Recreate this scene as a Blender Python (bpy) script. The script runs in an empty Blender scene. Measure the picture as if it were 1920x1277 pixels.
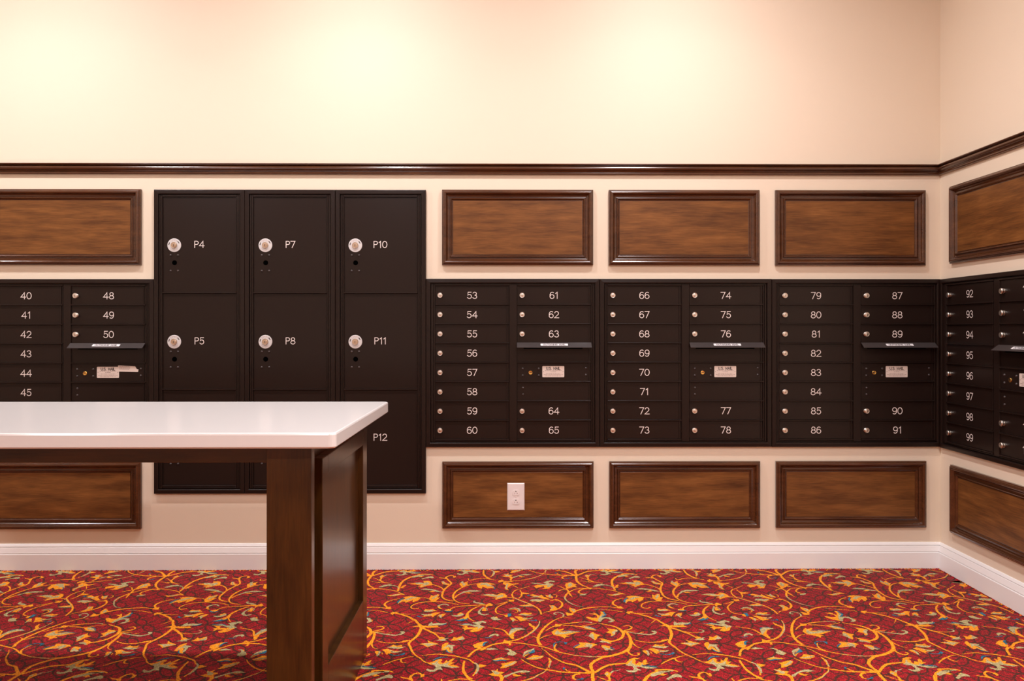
import bpy, math, random
import numpy as np
from mathutils import Matrix

random.seed(7)
SC = bpy.context.scene
COL = SC.collection
R = math.radians

# ------------------------------------------------------------------ camera
CAM_D, CAM_H = 3.538, 1.1007           # distance to the back wall, eye height
cam_data = bpy.data.cameras.new('camera')
cam_data.sensor_width = 36.0
cam_data.lens = 36.0 * 1440.0 / 1920.0
cam_data.shift_x = -6.6 / 1920.0
cam_data.shift_y = -20.5 / 1920.0
cam = bpy.data.objects.new('camera', cam_data)
cam.location = (0, -CAM_D, CAM_H)
cam.rotation_euler = (R(90), 0, R(-0.42))
COL.objects.link(cam)
SC.camera = cam

# ------------------------------------------------------------------ world, exposure
world = bpy.data.worlds.new('world')
SC.world = world
world.use_nodes = True
world.node_tree.nodes['Background'].inputs[0].default_value = (1.0, 0.93, 0.86, 1)
world.node_tree.nodes['Background'].inputs[1].default_value = 0.05
SC.view_settings.view_transform = 'Standard'
SC.view_settings.look = 'None'
SC.view_settings.exposure = 0.0
SC.view_settings.gamma = 1.0
SC.view_settings.use_curve_mapping = False

# room
XR, XL, YF, ZC = 1.990, -4.25, -6.2, 3.02

# ------------------------------------------------------------------ lights: ceiling downlights along the back wall, plus added fill lamps
def downlight_or_fill(x, y, power, size=0.13, spread=150, colour=(1.0, 0.955, 0.985)):
    l = bpy.data.lights.new('downlight_or_fill_lamp', 'AREA')
    l.shape = 'DISK'
    l.size = size
    l.energy = power
    l.color = colour
    l.spread = R(spread)
    o = bpy.data.objects.new('downlight_or_fill_lamp', l)
    o.location = (x, y, ZC - 0.012)
    COL.objects.link(o)
    return o

for x in (-3.60, -2.15, -0.70, 0.75):
    downlight_or_fill(x, -0.82, 16.8, spread=174)        # wide spill of the fixture
    downlight_or_fill(x, -0.82, 4.0, spread=120)        # its main beam
for x in (-3.0, -1.1, 0.8):
    downlight_or_fill(x, -4.4, 31, size=0.3, spread=178)  # unseen fill lamps, added to lift the general light level
downlight_or_fill(0.80, -2.5, 27, size=0.2, spread=178)  # added fill, brightens the right wall and corner
downlight_or_fill(0.80, -2.5, 24, size=0.2, spread=112)  # narrower added fill, brightens the lower wall

# ------------------------------------------------------------------ materials
def new_mat(name):
    m = bpy.data.materials.new(name)
    m.use_nodes = True
    nt = m.node_tree
    return m, nt, nt.nodes['Principled BSDF'], nt.links

def plain(name, col, rough=0.5, metal=0.0, spec=0.5, coat=0.0, coat_rough=0.1):
    m, nt, b, L = new_mat(name)
    b.inputs['Base Color'].default_value = (*col, 1)
    b.inputs['Roughness'].default_value = rough
    b.inputs['Metallic'].default_value = metal
    b.inputs['Specular IOR Level'].default_value = spec
    b.inputs['Coat Weight'].default_value = coat
    b.inputs['Coat Roughness'].default_value = coat_rough
    return m

def nd(nt, t, **kw):
    n = nt.nodes.new(t)
    for k, v in kw.items():
        setattr(n, k, v)
    return n

def mth(nt, op, a, b=None, c=None):
    n = nd(nt, 'ShaderNodeMath', operation=op)
    for i, v in enumerate((a, b, c)):
        if v is None:
            continue
        if isinstance(v, (int, float)):
            n.inputs[i].default_value = v
        else:
            nt.links.new(v, n.inputs[i])
    return n.outputs[0]

def ramp(nt, fac, stops):
    r = nd(nt, 'ShaderNodeValToRGB')
    e = r.color_ramp.elements
    while len(e) < len(stops):
        e.new(0.5)
    for k, (p, c) in enumerate(stops):
        e[k].position = p
        e[k].color = (*c, 1)
    nt.links.new(fac, r.inputs[0])
    return r.outputs[0]

def bump(nt, b, height, strength, dist):
    n = nd(nt, 'ShaderNodeBump')
    n.inputs['Strength'].default_value = strength
    n.inputs['Distance'].default_value = dist
    nt.links.new(height, n.inputs['Height'])
    nt.links.new(n.outputs[0], b.inputs['Normal'])

def srgb(r, g, b):
    f = lambda v: (v / 255 / 12.92) if v / 255 <= 0.04045 else ((v / 255 + 0.055) / 1.055) ** 2.4
    return (f(r), f(g), f(b))

def wall_paint(name, col):
    m, nt, b, L = new_mat(name)
    tc = nd(nt, 'ShaderNodeTexCoord')
    n = nd(nt, 'ShaderNodeTexNoise')
    n.inputs['Scale'].default_value = 180
    n.inputs['Detail'].default_value = 3
    L.new(tc.outputs['Object'], n.inputs['Vector'])
    b.inputs['Base Color'].default_value = (*col, 1)
    b.inputs['Roughness'].default_value = 0.55
    b.inputs['Specular IOR Level'].default_value = 0.3
    bump(nt, b, n.outputs[0], 0.08, 0.002)
    return m

def wood(name, axis, stops, rough=0.3, coat=0.3, fine=1.0, relief=0.05, spec=0.5):
    """stained wood; the grain runs along the local axis (0 = x, 2 = z)"""
    m, nt, b, L = new_mat(name)
    tc = nd(nt, 'ShaderNodeTexCoord')
    oi = nd(nt, 'ShaderNodeObjectInfo')
    mp = nd(nt, 'ShaderNodeMapping')
    L.new(tc.outputs['Object'], mp.inputs['Vector'])
    off = nd(nt, 'ShaderNodeCombineXYZ')
    for i in range(3):
        L.new(mth(nt, 'MULTIPLY', oi.outputs['Random'], 37.0 + 11 * i), off.inputs[i])
    L.new(off.outputs[0], mp.inputs['Location'])
    s = [170.0 * fine, 170.0 * fine, 170.0 * fine]
    s[axis] = 9.0 * fine
    mp.inputs['Scale'].default_value = s
    n1 = nd(nt, 'ShaderNodeTexNoise')
    n1.inputs['Scale'].default_value = 1.6
    n1.inputs['Detail'].default_value = 7
    n1.inputs['Roughness'].default_value = 0.62
    n1.inputs['Distortion'].default_value = 0.4
    L.new(mp.outputs[0], n1.inputs['Vector'])
    mp2 = nd(nt, 'ShaderNodeMapping')
    s2 = [30.0, 30.0, 30.0]
    s2[axis] = 5.5
    mp2.inputs['Scale'].default_value = s2
    L.new(off.outputs[0], mp2.inputs['Location'])
    L.new(tc.outputs['Object'], mp2.inputs['Vector'])
    n2 = nd(nt, 'ShaderNodeTexNoise')
    n2.inputs['Scale'].default_value = 1.0
    n2.inputs['Detail'].default_value = 3
    L.new(mp2.outputs[0], n2.inputs['Vector'])
    f = mth(nt, 'ADD', mth(nt, 'MULTIPLY', n1.outputs[0], 0.45), mth(nt, 'MULTIPLY', n2.outputs[0], 0.55))
    c = ramp(nt, f, stops)
    L.new(c, b.inputs['Base Color'])
    b.inputs['Roughness'].default_value = rough
    b.inputs['Coat Weight'].default_value = coat
    b.inputs['Coat Roughness'].default_value = 0.18
    b.inputs['Specular IOR Level'].default_value = spec
    if relief:
        bump(nt, b, n1.outputs[0], relief, 0.001)
    return m

def tuft_random(nt, L, scale=330.0):
    """one random value per carpet tuft, in floor coordinates"""
    tc = nd(nt, 'ShaderNodeTexCoord')
    v = nd(nt, 'ShaderNodeTexVoronoi')
    v.inputs['Scale'].default_value = scale
    L.new(tc.outputs['Object'], v.inputs['Vector'])
    sep = nd(nt, 'ShaderNodeSeparateColor')
    L.new(v.outputs['Color'], sep.inputs[0])
    return tc, v, sep.outputs[0], sep.outputs[1]

def carpet_yarn(name, stops):
    m, nt, b, L = new_mat(name)
    tc, v, r1, r2 = tuft_random(nt, L)
    L.new(ramp(nt, r1, stops), b.inputs['Base Color'])
    b.inputs['Roughness'].default_value = 0.95
    b.inputs['Specular IOR Level'].default_value = 0.1
    b.inputs['Sheen Weight'].default_value = 0.08
    bump(nt, b, v.outputs['Distance'], 0.4, 0.0014)
    return m

def carpet_ground(name):
    """red pile crossed by a brown lattice of pointed petals"""
    m, nt, b, L = new_mat(name)
    tc, v, r1, r2 = tuft_random(nt, L)
    # tuft-stepped, gently wandering coordinates
    nz = nd(nt, 'ShaderNodeTexNoise')
    nz.inputs['Scale'].default_value = 14
    nz.inputs['Detail'].default_value = 2
    L.new(tc.outputs['Object'], nz.inputs['Vector'])
    nzs = nd(nt, 'ShaderNodeVectorMath', operation='SUBTRACT')
    L.new(nz.outputs['Color'], nzs.inputs[0])
    nzs.inputs[1].default_value = (0.5, 0.5, 0.5)
    nsc = nd(nt, 'ShaderNodeVectorMath', operation='SCALE')
    L.new(nzs.outputs[0], nsc.inputs[0])
    nsc.inputs['Scale'].default_value = 0.008
    pos = nd(nt, 'ShaderNodeVectorMath', operation='ADD')
    L.new(v.outputs['Position'], pos.inputs[0])
    L.new(nsc.outputs[0], pos.inputs[1])
    sx = nd(nt, 'ShaderNodeSeparateXYZ')
    L.new(pos.outputs[0], sx.inputs[0])
    # Voronoi position comes back in scaled space
    px = sx.outputs[0]
    py = sx.outputs[1]
    a = 0.080
    u = mth(nt, 'MULTIPLY', mth(nt, 'ADD', px, mth(nt, 'MULTIPLY', py, 0.93)), 0.7071 / a)
    w = mth(nt, 'MULTIPLY', mth(nt, 'SUBTRACT', px, mth(nt, 'MULTIPLY', py, 0.93)), 0.7071 / a)
    fu = mth(nt, 'SUBTRACT', u, mth(nt, 'FLOOR', u))
    fw = mth(nt, 'SUBTRACT', w, mth(nt, 'FLOOR', w))
    best = None
    for cu in (0, 1):
        for cw in (0, 1):
            du = mth(nt, 'SUBTRACT', fu, float(cu))
            dw = mth(nt, 'SUBTRACT', fw, float(cw))
            d = mth(nt, 'SQRT', mth(nt, 'ADD', mth(nt, 'MULTIPLY', du, du), mth(nt, 'MULTIPLY', dw, dw)))
            e = mth(nt, 'ABSOLUTE', mth(nt, 'SUBTRACT', d, 0.7071))
            best = e if best is None else mth(nt, 'MINIMUM', best, e)
    n3 = nd(nt, 'ShaderNodeTexNoise')
    n3.inputs['Scale'].default_value = 30
    L.new(tc.outputs['Object'], n3.inputs['Vector'])
    width = mth(nt, 'MULTIPLY_ADD', n3.outputs[0], 0.070, 0.006)
    line = mth(nt, 'LESS_THAN', best, width)
    fleck = mth(nt, 'GREATER_THAN', r2, 0.84)
    line = mth(nt, 'MAXIMUM', line, mth(nt, 'MULTIPLY', fleck, 0.75))
    red = ramp(nt, r1, [(0.0, srgb(84, 3, 11)), (0.40, srgb(130, 6, 18)), (0.8, srgb(166, 10, 26)), (1.0, srgb(200, 34, 42))])
    brown = ramp(nt, r2, [(0.0, srgb(52, 20, 14)), (1.0, srgb(84, 38, 26))])
    mx = nd(nt, 'ShaderNodeMix', data_type='RGBA')
    L.new(line, mx.inputs['Factor'])
    L.new(red, mx.inputs['A'])
    L.new(brown, mx.inputs['B'])
    L.new(mx.outputs['Result'], b.inputs['Base Color'])
    b.inputs['Roughness'].default_value = 0.95
    b.inputs['Specular IOR Level'].default_value = 0.1
    b.inputs['Sheen Weight'].default_value = 0.08
    bump(nt, b, v.outputs['Distance'], 0.4, 0.0014)
    return m

M_WALL = wall_paint('cream_wall_paint', (0.80, 0.69, 0.545))
M_CEIL = wall_paint('white_ceiling_paint', (0.80, 0.77, 0.72))
M_BASE = plain('white_gloss_trim_paint', (0.87, 0.865, 0.855), 0.28, spec=0.5)
M_FIELD = wood('stained_wood_panel', 0, [(0.30, srgb(74, 43, 19)), (0.43, srgb(99, 61, 29)), (0.56, srgb(121, 77, 37)), (0.72, srgb(145, 96, 50))], rough=0.40, coat=0.0, spec=0.28)
M_MOULD = wood('dark_stained_moulding', 0, [(0.25, srgb(46, 22, 10)), (0.55, srgb(78, 43, 21)), (0.80, srgb(100, 60, 32))], rough=0.22, coat=0.5, fine=0.5, relief=0)
M_LEG = wood('stained_table_wood', 2, [(0.30, srgb(34, 17, 4)), (0.5, srgb(60, 34, 9)), (0.75, srgb(80, 47, 14))], rough=0.3, coat=0.28, spec=0.35)
M_LEGH = wood('stained_apron_wood', 0, [(0.30, srgb(34, 17, 4)), (0.5, srgb(60, 34, 9)), (0.75, srgb(80, 47, 14))], rough=0.3, coat=0.28, spec=0.35)
M_BRONZE = plain('dark_bronze_enamel', (0.0150, 0.0080, 0.0060), 0.30, spec=0.24)
M_BRONZE2 = plain('dark_bronze_enamel_lit_flap', (0.046, 0.037, 0.036), 0.32, spec=0.6)  # bronze with the flap's reflected light painted in as a paler base; rivets share it
M_BLACK = plain('black_opening', (0.001, 0.001, 0.001), 1.0, spec=0.0)
M_NICKEL = plain('warm_nickel', (0.78, 0.73, 0.66), 0.34, metal=1.0)
M_CYL = plain('bronze_lock_core', (0.62, 0.48, 0.36), 0.34, metal=1.0)
M_BRASS = plain('polished_brass', (0.85, 0.52, 0.14), 0.28, metal=1.0)
M_WHITE = plain('engraved_white', (0.80, 0.72, 0.68), 0.6)
M_DISC = plain('white_lock_plate', (0.66, 0.645, 0.64), 0.35)
M_GREYTXT = plain('grey_plate_lettering', (0.50, 0.40, 0.38), 0.6)
M_STICK = plain('silver_sticker', (0.72, 0.62, 0.55), 0.4)
M_STICKW = plain('white_sticker', (0.80, 0.77, 0.78), 0.4)
M_INK = plain('black_ink', (0.025, 0.018, 0.018), 0.6)
M_INKL = plain('faded_ink', (0.24, 0.16, 0.14), 0.6)
M_QUARTZ = plain('white_quartz', (0.76, 0.74, 0.725), 0.16, spec=0.5)
M_PLASTIC = plain('white_plastic', (0.80, 0.74, 0.72), 0.3)
M_C0 = carpet_ground('red_carpet_pile')
M_CO = carpet_yarn('orange_carpet_yarn', [(0.0, srgb(196, 104, 4)), (0.5, srgb(236, 142, 12)), (1.0, srgb(252, 170, 36))])
M_CG = carpet_yarn('sage_carpet_yarn', [(0.0, srgb(134, 120, 76)), (0.5, srgb(168, 154, 106)), (1.0, srgb(196, 182, 134))])
M_CB = carpet_yarn('blue_carpet_yarn', [(0.0, srgb(14, 74, 92)), (0.6, srgb(28, 104, 130)), (1.0, srgb(70, 132, 146))])

# ------------------------------------------------------------------ mesh helpers
# wall-mounted pieces use (u along the wall, v up, w out of the wall) -> local (u, -w, v)
class MB:
    def __init__(self):
        self.v, self.f, self.mi, self.mats = [], [], [], []
    def m(self, mat):
        if mat not in self.mats:
            self.mats.append(mat)
        return self.mats.index(mat)
    def quad(self, pts, mat):
        k = len(self.v)
        self.v += [(u, -w, v) for (u, v, w) in pts]
        self.f.append(tuple(range(k, k + len(pts))))
        self.mi.append(self.m(mat))
    def box(self, u0, u1, v0, v1, w0, w1, mat):
        k = len(self.v)
        for u in (u0, u1):
            for v in (v0, v1):
                for w in (w0, w1):
                    self.v.append((u, -w, v))
        i = self.m(mat)
        for f in ((0, 1, 3, 2), (4, 6, 7, 5), (0, 4, 5, 1), (2, 3, 7, 6), (0, 2, 6, 4), (1, 5, 7, 3)):
            self.f.append(tuple(k + j for j in f))
            self.mi.append(i)
        return self
    def poly_prism(self, pts, w0, w1, mat):
        """flat outline (u, v) counter-clockwise, extruded from w0 to w1"""
        k, n, i = len(self.v), len(pts), self.m(mat)
        for w in (w0, w1):
            self.v += [(u, -w, v) for u, v in pts]
        self.f.append(tuple(range(k + n, k + 2 * n)))
        self.mi.append(i)
        self.f.append(tuple(reversed(range(k, k + n))))
        self.mi.append(i)
        for a in range(n):
            c = (a + 1) % n
            self.f.append((k + a, k + c, k + n + c, k + n + a))
            self.mi.append(i)
        return self
    def rect_moulding(self, u0, u1, v0, v1, prof, mat):
        """mitred frame: prof is a list of (inset from the outer edge, w)"""
        i = self.m(mat)
        rings = []
        for d, w in prof:
            k = len(self.v)
            self.v += [(u0 + d, -w, v0 + d), (u1 - d, -w, v0 + d), (u1 - d, -w, v1 - d), (u0 + d, -w, v1 - d)]
            rings.append(k)
        for a, b in zip(rings, rings[1:]):
            for j in range(4):
                c = (j + 1) % 4
                self.f.append((a + j, a + c, b + c, b + j))
                self.mi.append(i)
        return self
    def lathe(self, cu, cv, prof, mat, n=28):
        """prof: (radius, w) from back to front, turned about the w axis"""
        i = self.m(mat)
        rings = []
        for r, w in prof:
            if r < 1e-6:
                self.v.append((cu, -w, cv))
                rings.append([len(self.v) - 1])
            else:
                k = len(self.v)
                for a in range(n):
                    t = 2 * math.pi * a / n
                    self.v.append((cu + r * math.cos(t), -w, cv + r * math.sin(t)))
                rings.append(list(range(k, k + n)))
        for A, B in zip(rings, rings[1:]):
            for a in range(n):
                c = (a + 1) % n
                if len(B) == 1:
                    self.f.append((A[a], A[c], B[0]))
                elif len(A) == 1:
                    self.f.append((A[0], B[c], B[a]))
                else:
                    self.f.append((A[a], A[c], B[c], B[a]))
                self.mi.append(i)
        return self
    def ribbon(self, pts, width, w, mat, thick=0.0):
        """flat line of constant width along (u, v) points, mitred joints"""
        n, i = len(pts), self.m(mat)
        closed = n > 2 and math.dist(pts[0], pts[-1]) < 1e-7
        k = len(self.v)
        for a in range(n):
            p = pts[a]
            q0 = pts[a - 1] if a > 0 else (pts[-2] if closed else p)
            q1 = pts[a + 1] if a < n - 1 else (pts[1] if closed else p)
            d0 = (p[0] - q0[0], p[1] - q0[1])
            d1 = (q1[0] - p[0], q1[1] - p[1])
            def unit(d):
                l = math.hypot(*d)
                return (d[0] / l, d[1] / l) if l > 1e-9 else None
            d0, d1 = unit(d0), unit(d1)
            d0 = d0 or d1
            d1 = d1 or d0
            t = unit((d0[0] + d1[0], d0[1] + d1[1])) or d0
            nx, ny = -t[1], t[0]
            s = max(0.45, nx * -d0[1] + ny * d0[0])
            h = width / 2 / s
            e = width * 0.5
            ex = 0.0
            if not closed and a == 0:
                ex = -e
            if not closed and a == n - 1:
                ex = e
            bx, by = p[0] + t[0] * ex, p[1] + t[1] * ex
            wz = w + a * 4e-6
            self.v += [(bx + nx * h, -wz, by + ny * h), (bx - nx * h, -wz, by - ny * h)]
        for a in range(n - 1):
            self.f.append((k + 2 * a + 1, k + 2 * a + 3, k + 2 * a + 2, k + 2 * a))
            self.mi.append(i)
        return self
    def build(self, name, parent=None, loc=None, bevel=0.0, seg=2, smooth=False):
        me = self.mesh(name, smooth)
        return put(name, me, parent, loc, bevel, seg)
    def mesh(self, name, smooth=False):
        me = bpy.data.meshes.new(name)
        me.from_pydata(self.v, [], self.f)
        for mt in self.mats:
            me.materials.append(mt)
        me.polygons.foreach_set('material_index', self.mi)
        if smooth:
            me.polygons.foreach_set('use_smooth', [True] * len(me.polygons))
            me.update()
            me.set_sharp_from_angle(angle=R(32))
        me.update()
        return me

def put(name, me, parent=None, loc=None, bevel=0.0, seg=2):
    o = bpy.data.objects.new(name, me)
    COL.objects.link(o)
    if parent is not None:
        o.parent = parent
    if loc is not None:
        o.location = loc
    if bevel > 0:
        b = o.modifiers.new('bevel', 'BEVEL')
        b.width = bevel
        b.segments = seg
        b.limit_method = 'ANGLE'
        b.angle_limit = R(40)
        b.harden_normals = False
    return o

def thing(name, label, cat, loc=(0, 0, 0), rotz=0.0, group=None):
    o = bpy.data.objects.new(name, None)
    o.empty_display_size = 0.1
    o.location = loc
    o.rotation_euler = (0, 0, rotz)
    COL.objects.link(o)
    tag(o, label, cat, group)
    return o

def tag(o, label, cat, group=None):
    o['label'] = label
    o['category'] = cat
    if group:
        o['group'] = group
    return o

def structure(o):
    o['kind'] = 'structure'
    return o

# ------------------------------------------------------------------ single-line engraving font
def arc(cx, cy, rx, ry, a0, a1, n=14):
    return [(cx + rx * math.cos(R(a0 + (a1 - a0) * k / n)), cy + ry * math.sin(R(a0 + (a1 - a0) * k / n))) for k in range(n + 1)]

GLYPH = {
    '0': (0.70, [arc(.35, .5, .35, .5, 90, 450, 28)]),
    '1': (0.42, [[(.06, .80), (.30, 1), (.30, 0)]]),
    '2': (0.68, [arc(.33, .70, .30, .30, 165, -35, 16) + [(.0, .0), (.68, .0)]]),
    '3': (0.66, [arc(.31, .755, .27, .245, 155, -80, 14) + arc(.31, .265, .33, .265, 82, -155, 16)]),
    '4': (0.74, [[(.55, 0), (.55, 1), (.0, .29), (.74, .29)]]),
    '5': (0.66, [[(.60, 1), (.12, 1), (.07, .53)] + arc(.31, .325, .33, .325, 135, -150, 18)]),
    '6': (0.66, [arc(.36, .55, .35, .45, 55, 185, 10) + arc(.33, .31, .32, .31, 180, -180, 24)]),
    '7': (0.66, [[(.0, 1), (.66, 1), (.20, 0)]]),
    '8': (0.68, [arc(.34, .755, .27, .245, -90, 270, 22), arc(.34, .26, .33, .26, 90, 450, 24)]),
    '9': (0.66, [arc(.30, .45, .35, .45, 235, 365, 10) + arc(.33, .69, .32, .31, 0, -360, 24)]),
    'P': (0.56, [[(.0, 0), (.0, 1), (.30, 1)] + arc(.31, .745, .25, .255, 85, -85, 12) + [(.02, .49)]]),
    'O': (0.76, [arc(.38, .5, .38, .5, 90, 450, 26)]),
    'U': (0.64, [[(0, 1), (0, .32)] + arc(.32, .32, .32, .32, 180, 360, 12) + [(.64, 1)]]),
    'T': (0.64, [[(0, 1), (.64, 1)], [(.32, 1), (.32, 0)]]),
    'G': (0.74, [arc(.38, .5, .38, .5, 45, 340, 22) + [(.74, .45), (.42, .45)]]),
    'I': (0.10, [[(.05, 0), (.05, 1)]]),
    'N': (0.64, [[(0, 0), (0, 1), (.64, 0), (.64, 1)]]),
    'M': (0.80, [[(0, 0), (0, 1), (.40, .15), (.80, 1), (.80, 0)]]),
    'A': (0.72, [[(0, 0), (.36, 1), (.72, 0)], [(.14, .33), (.58, .33)]]),
    'L': (0.54, [[(0, 1), (0, 0), (.54, 0)]]),
    'S': (0.62, [arc(.31, .75, .29, .25, 30, 250, 14) + arc(.31, .26, .31, .26, 75, -150, 16)]),
    'E': (0.56, [[(.56, 1), (0, 1), (0, 0), (.56, 0)], [(0, .52), (.48, .52)]]),
    '.': (0.12, [[(.05, 0.0), (.05, .05)]]),
    ' ': (0.40, []),
}

def text_lines(s, size, gap=0.19, squeeze=1.0):
    """list of (u, v) polylines, centred on (0, 0)"""
    x, out = 0.0, []
    for ch in s:
        w, strokes = GLYPH[ch]
        for st in strokes:
            out.append([((x + a) * size * squeeze, (b - 0.5) * size) for a, b in st])
        x += w + gap
    total = (x - gap) * size * squeeze
    return [[(a - total / 2, b) for a, b in st] for st in out], total

def write(mb, s, cu, cv, w, size, stroke, mat, gap=0.19, squeeze=1.0):
    for st in text_lines(s, size, gap, squeeze)[0]:
        mb.ribbon([(cu + a, cv + b) for a, b in st], stroke, w, mat)
        w += 0.00004

def rounded_rect(u0, u1, v0, v1, r, n=5):
    p = []
    for cx, cy, a in ((u1 - r, v1 - r, 0), (u0 + r, v1 - r, 90), (u0 + r, v0 + r, 180), (u1 - r, v0 + r, 270)):
        p += arc(cx, cy, r, r, a, a + 90, n)
    return p

# ------------------------------------------------------------------ room shell
def slab(name, x0, x1, y0, y1, z0, z1, mat):
    mb = MB()
    mb.box(x0, x1, z0, z1, -y1, -y0, mat)
    return structure(mb.build(name))

T = 0.12
slab('wall_back', XL - T, XR + T, 0.0, T, -0.05, ZC + T, M_WALL)
slab('wall_right', XR, XR + T, YF, 0.0, -0.05, ZC + T, M_WALL)
slab('wall_left', XL - T, XL, YF, 0.0, -0.05, ZC + T, M_WALL)
slab('wall_front', XL - T, XR + T, YF - T, YF, -0.05, ZC + T, M_WALL)
slab('ceiling', XL, XR, YF, 0.0, ZC, ZC + T, M_CEIL)

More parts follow.
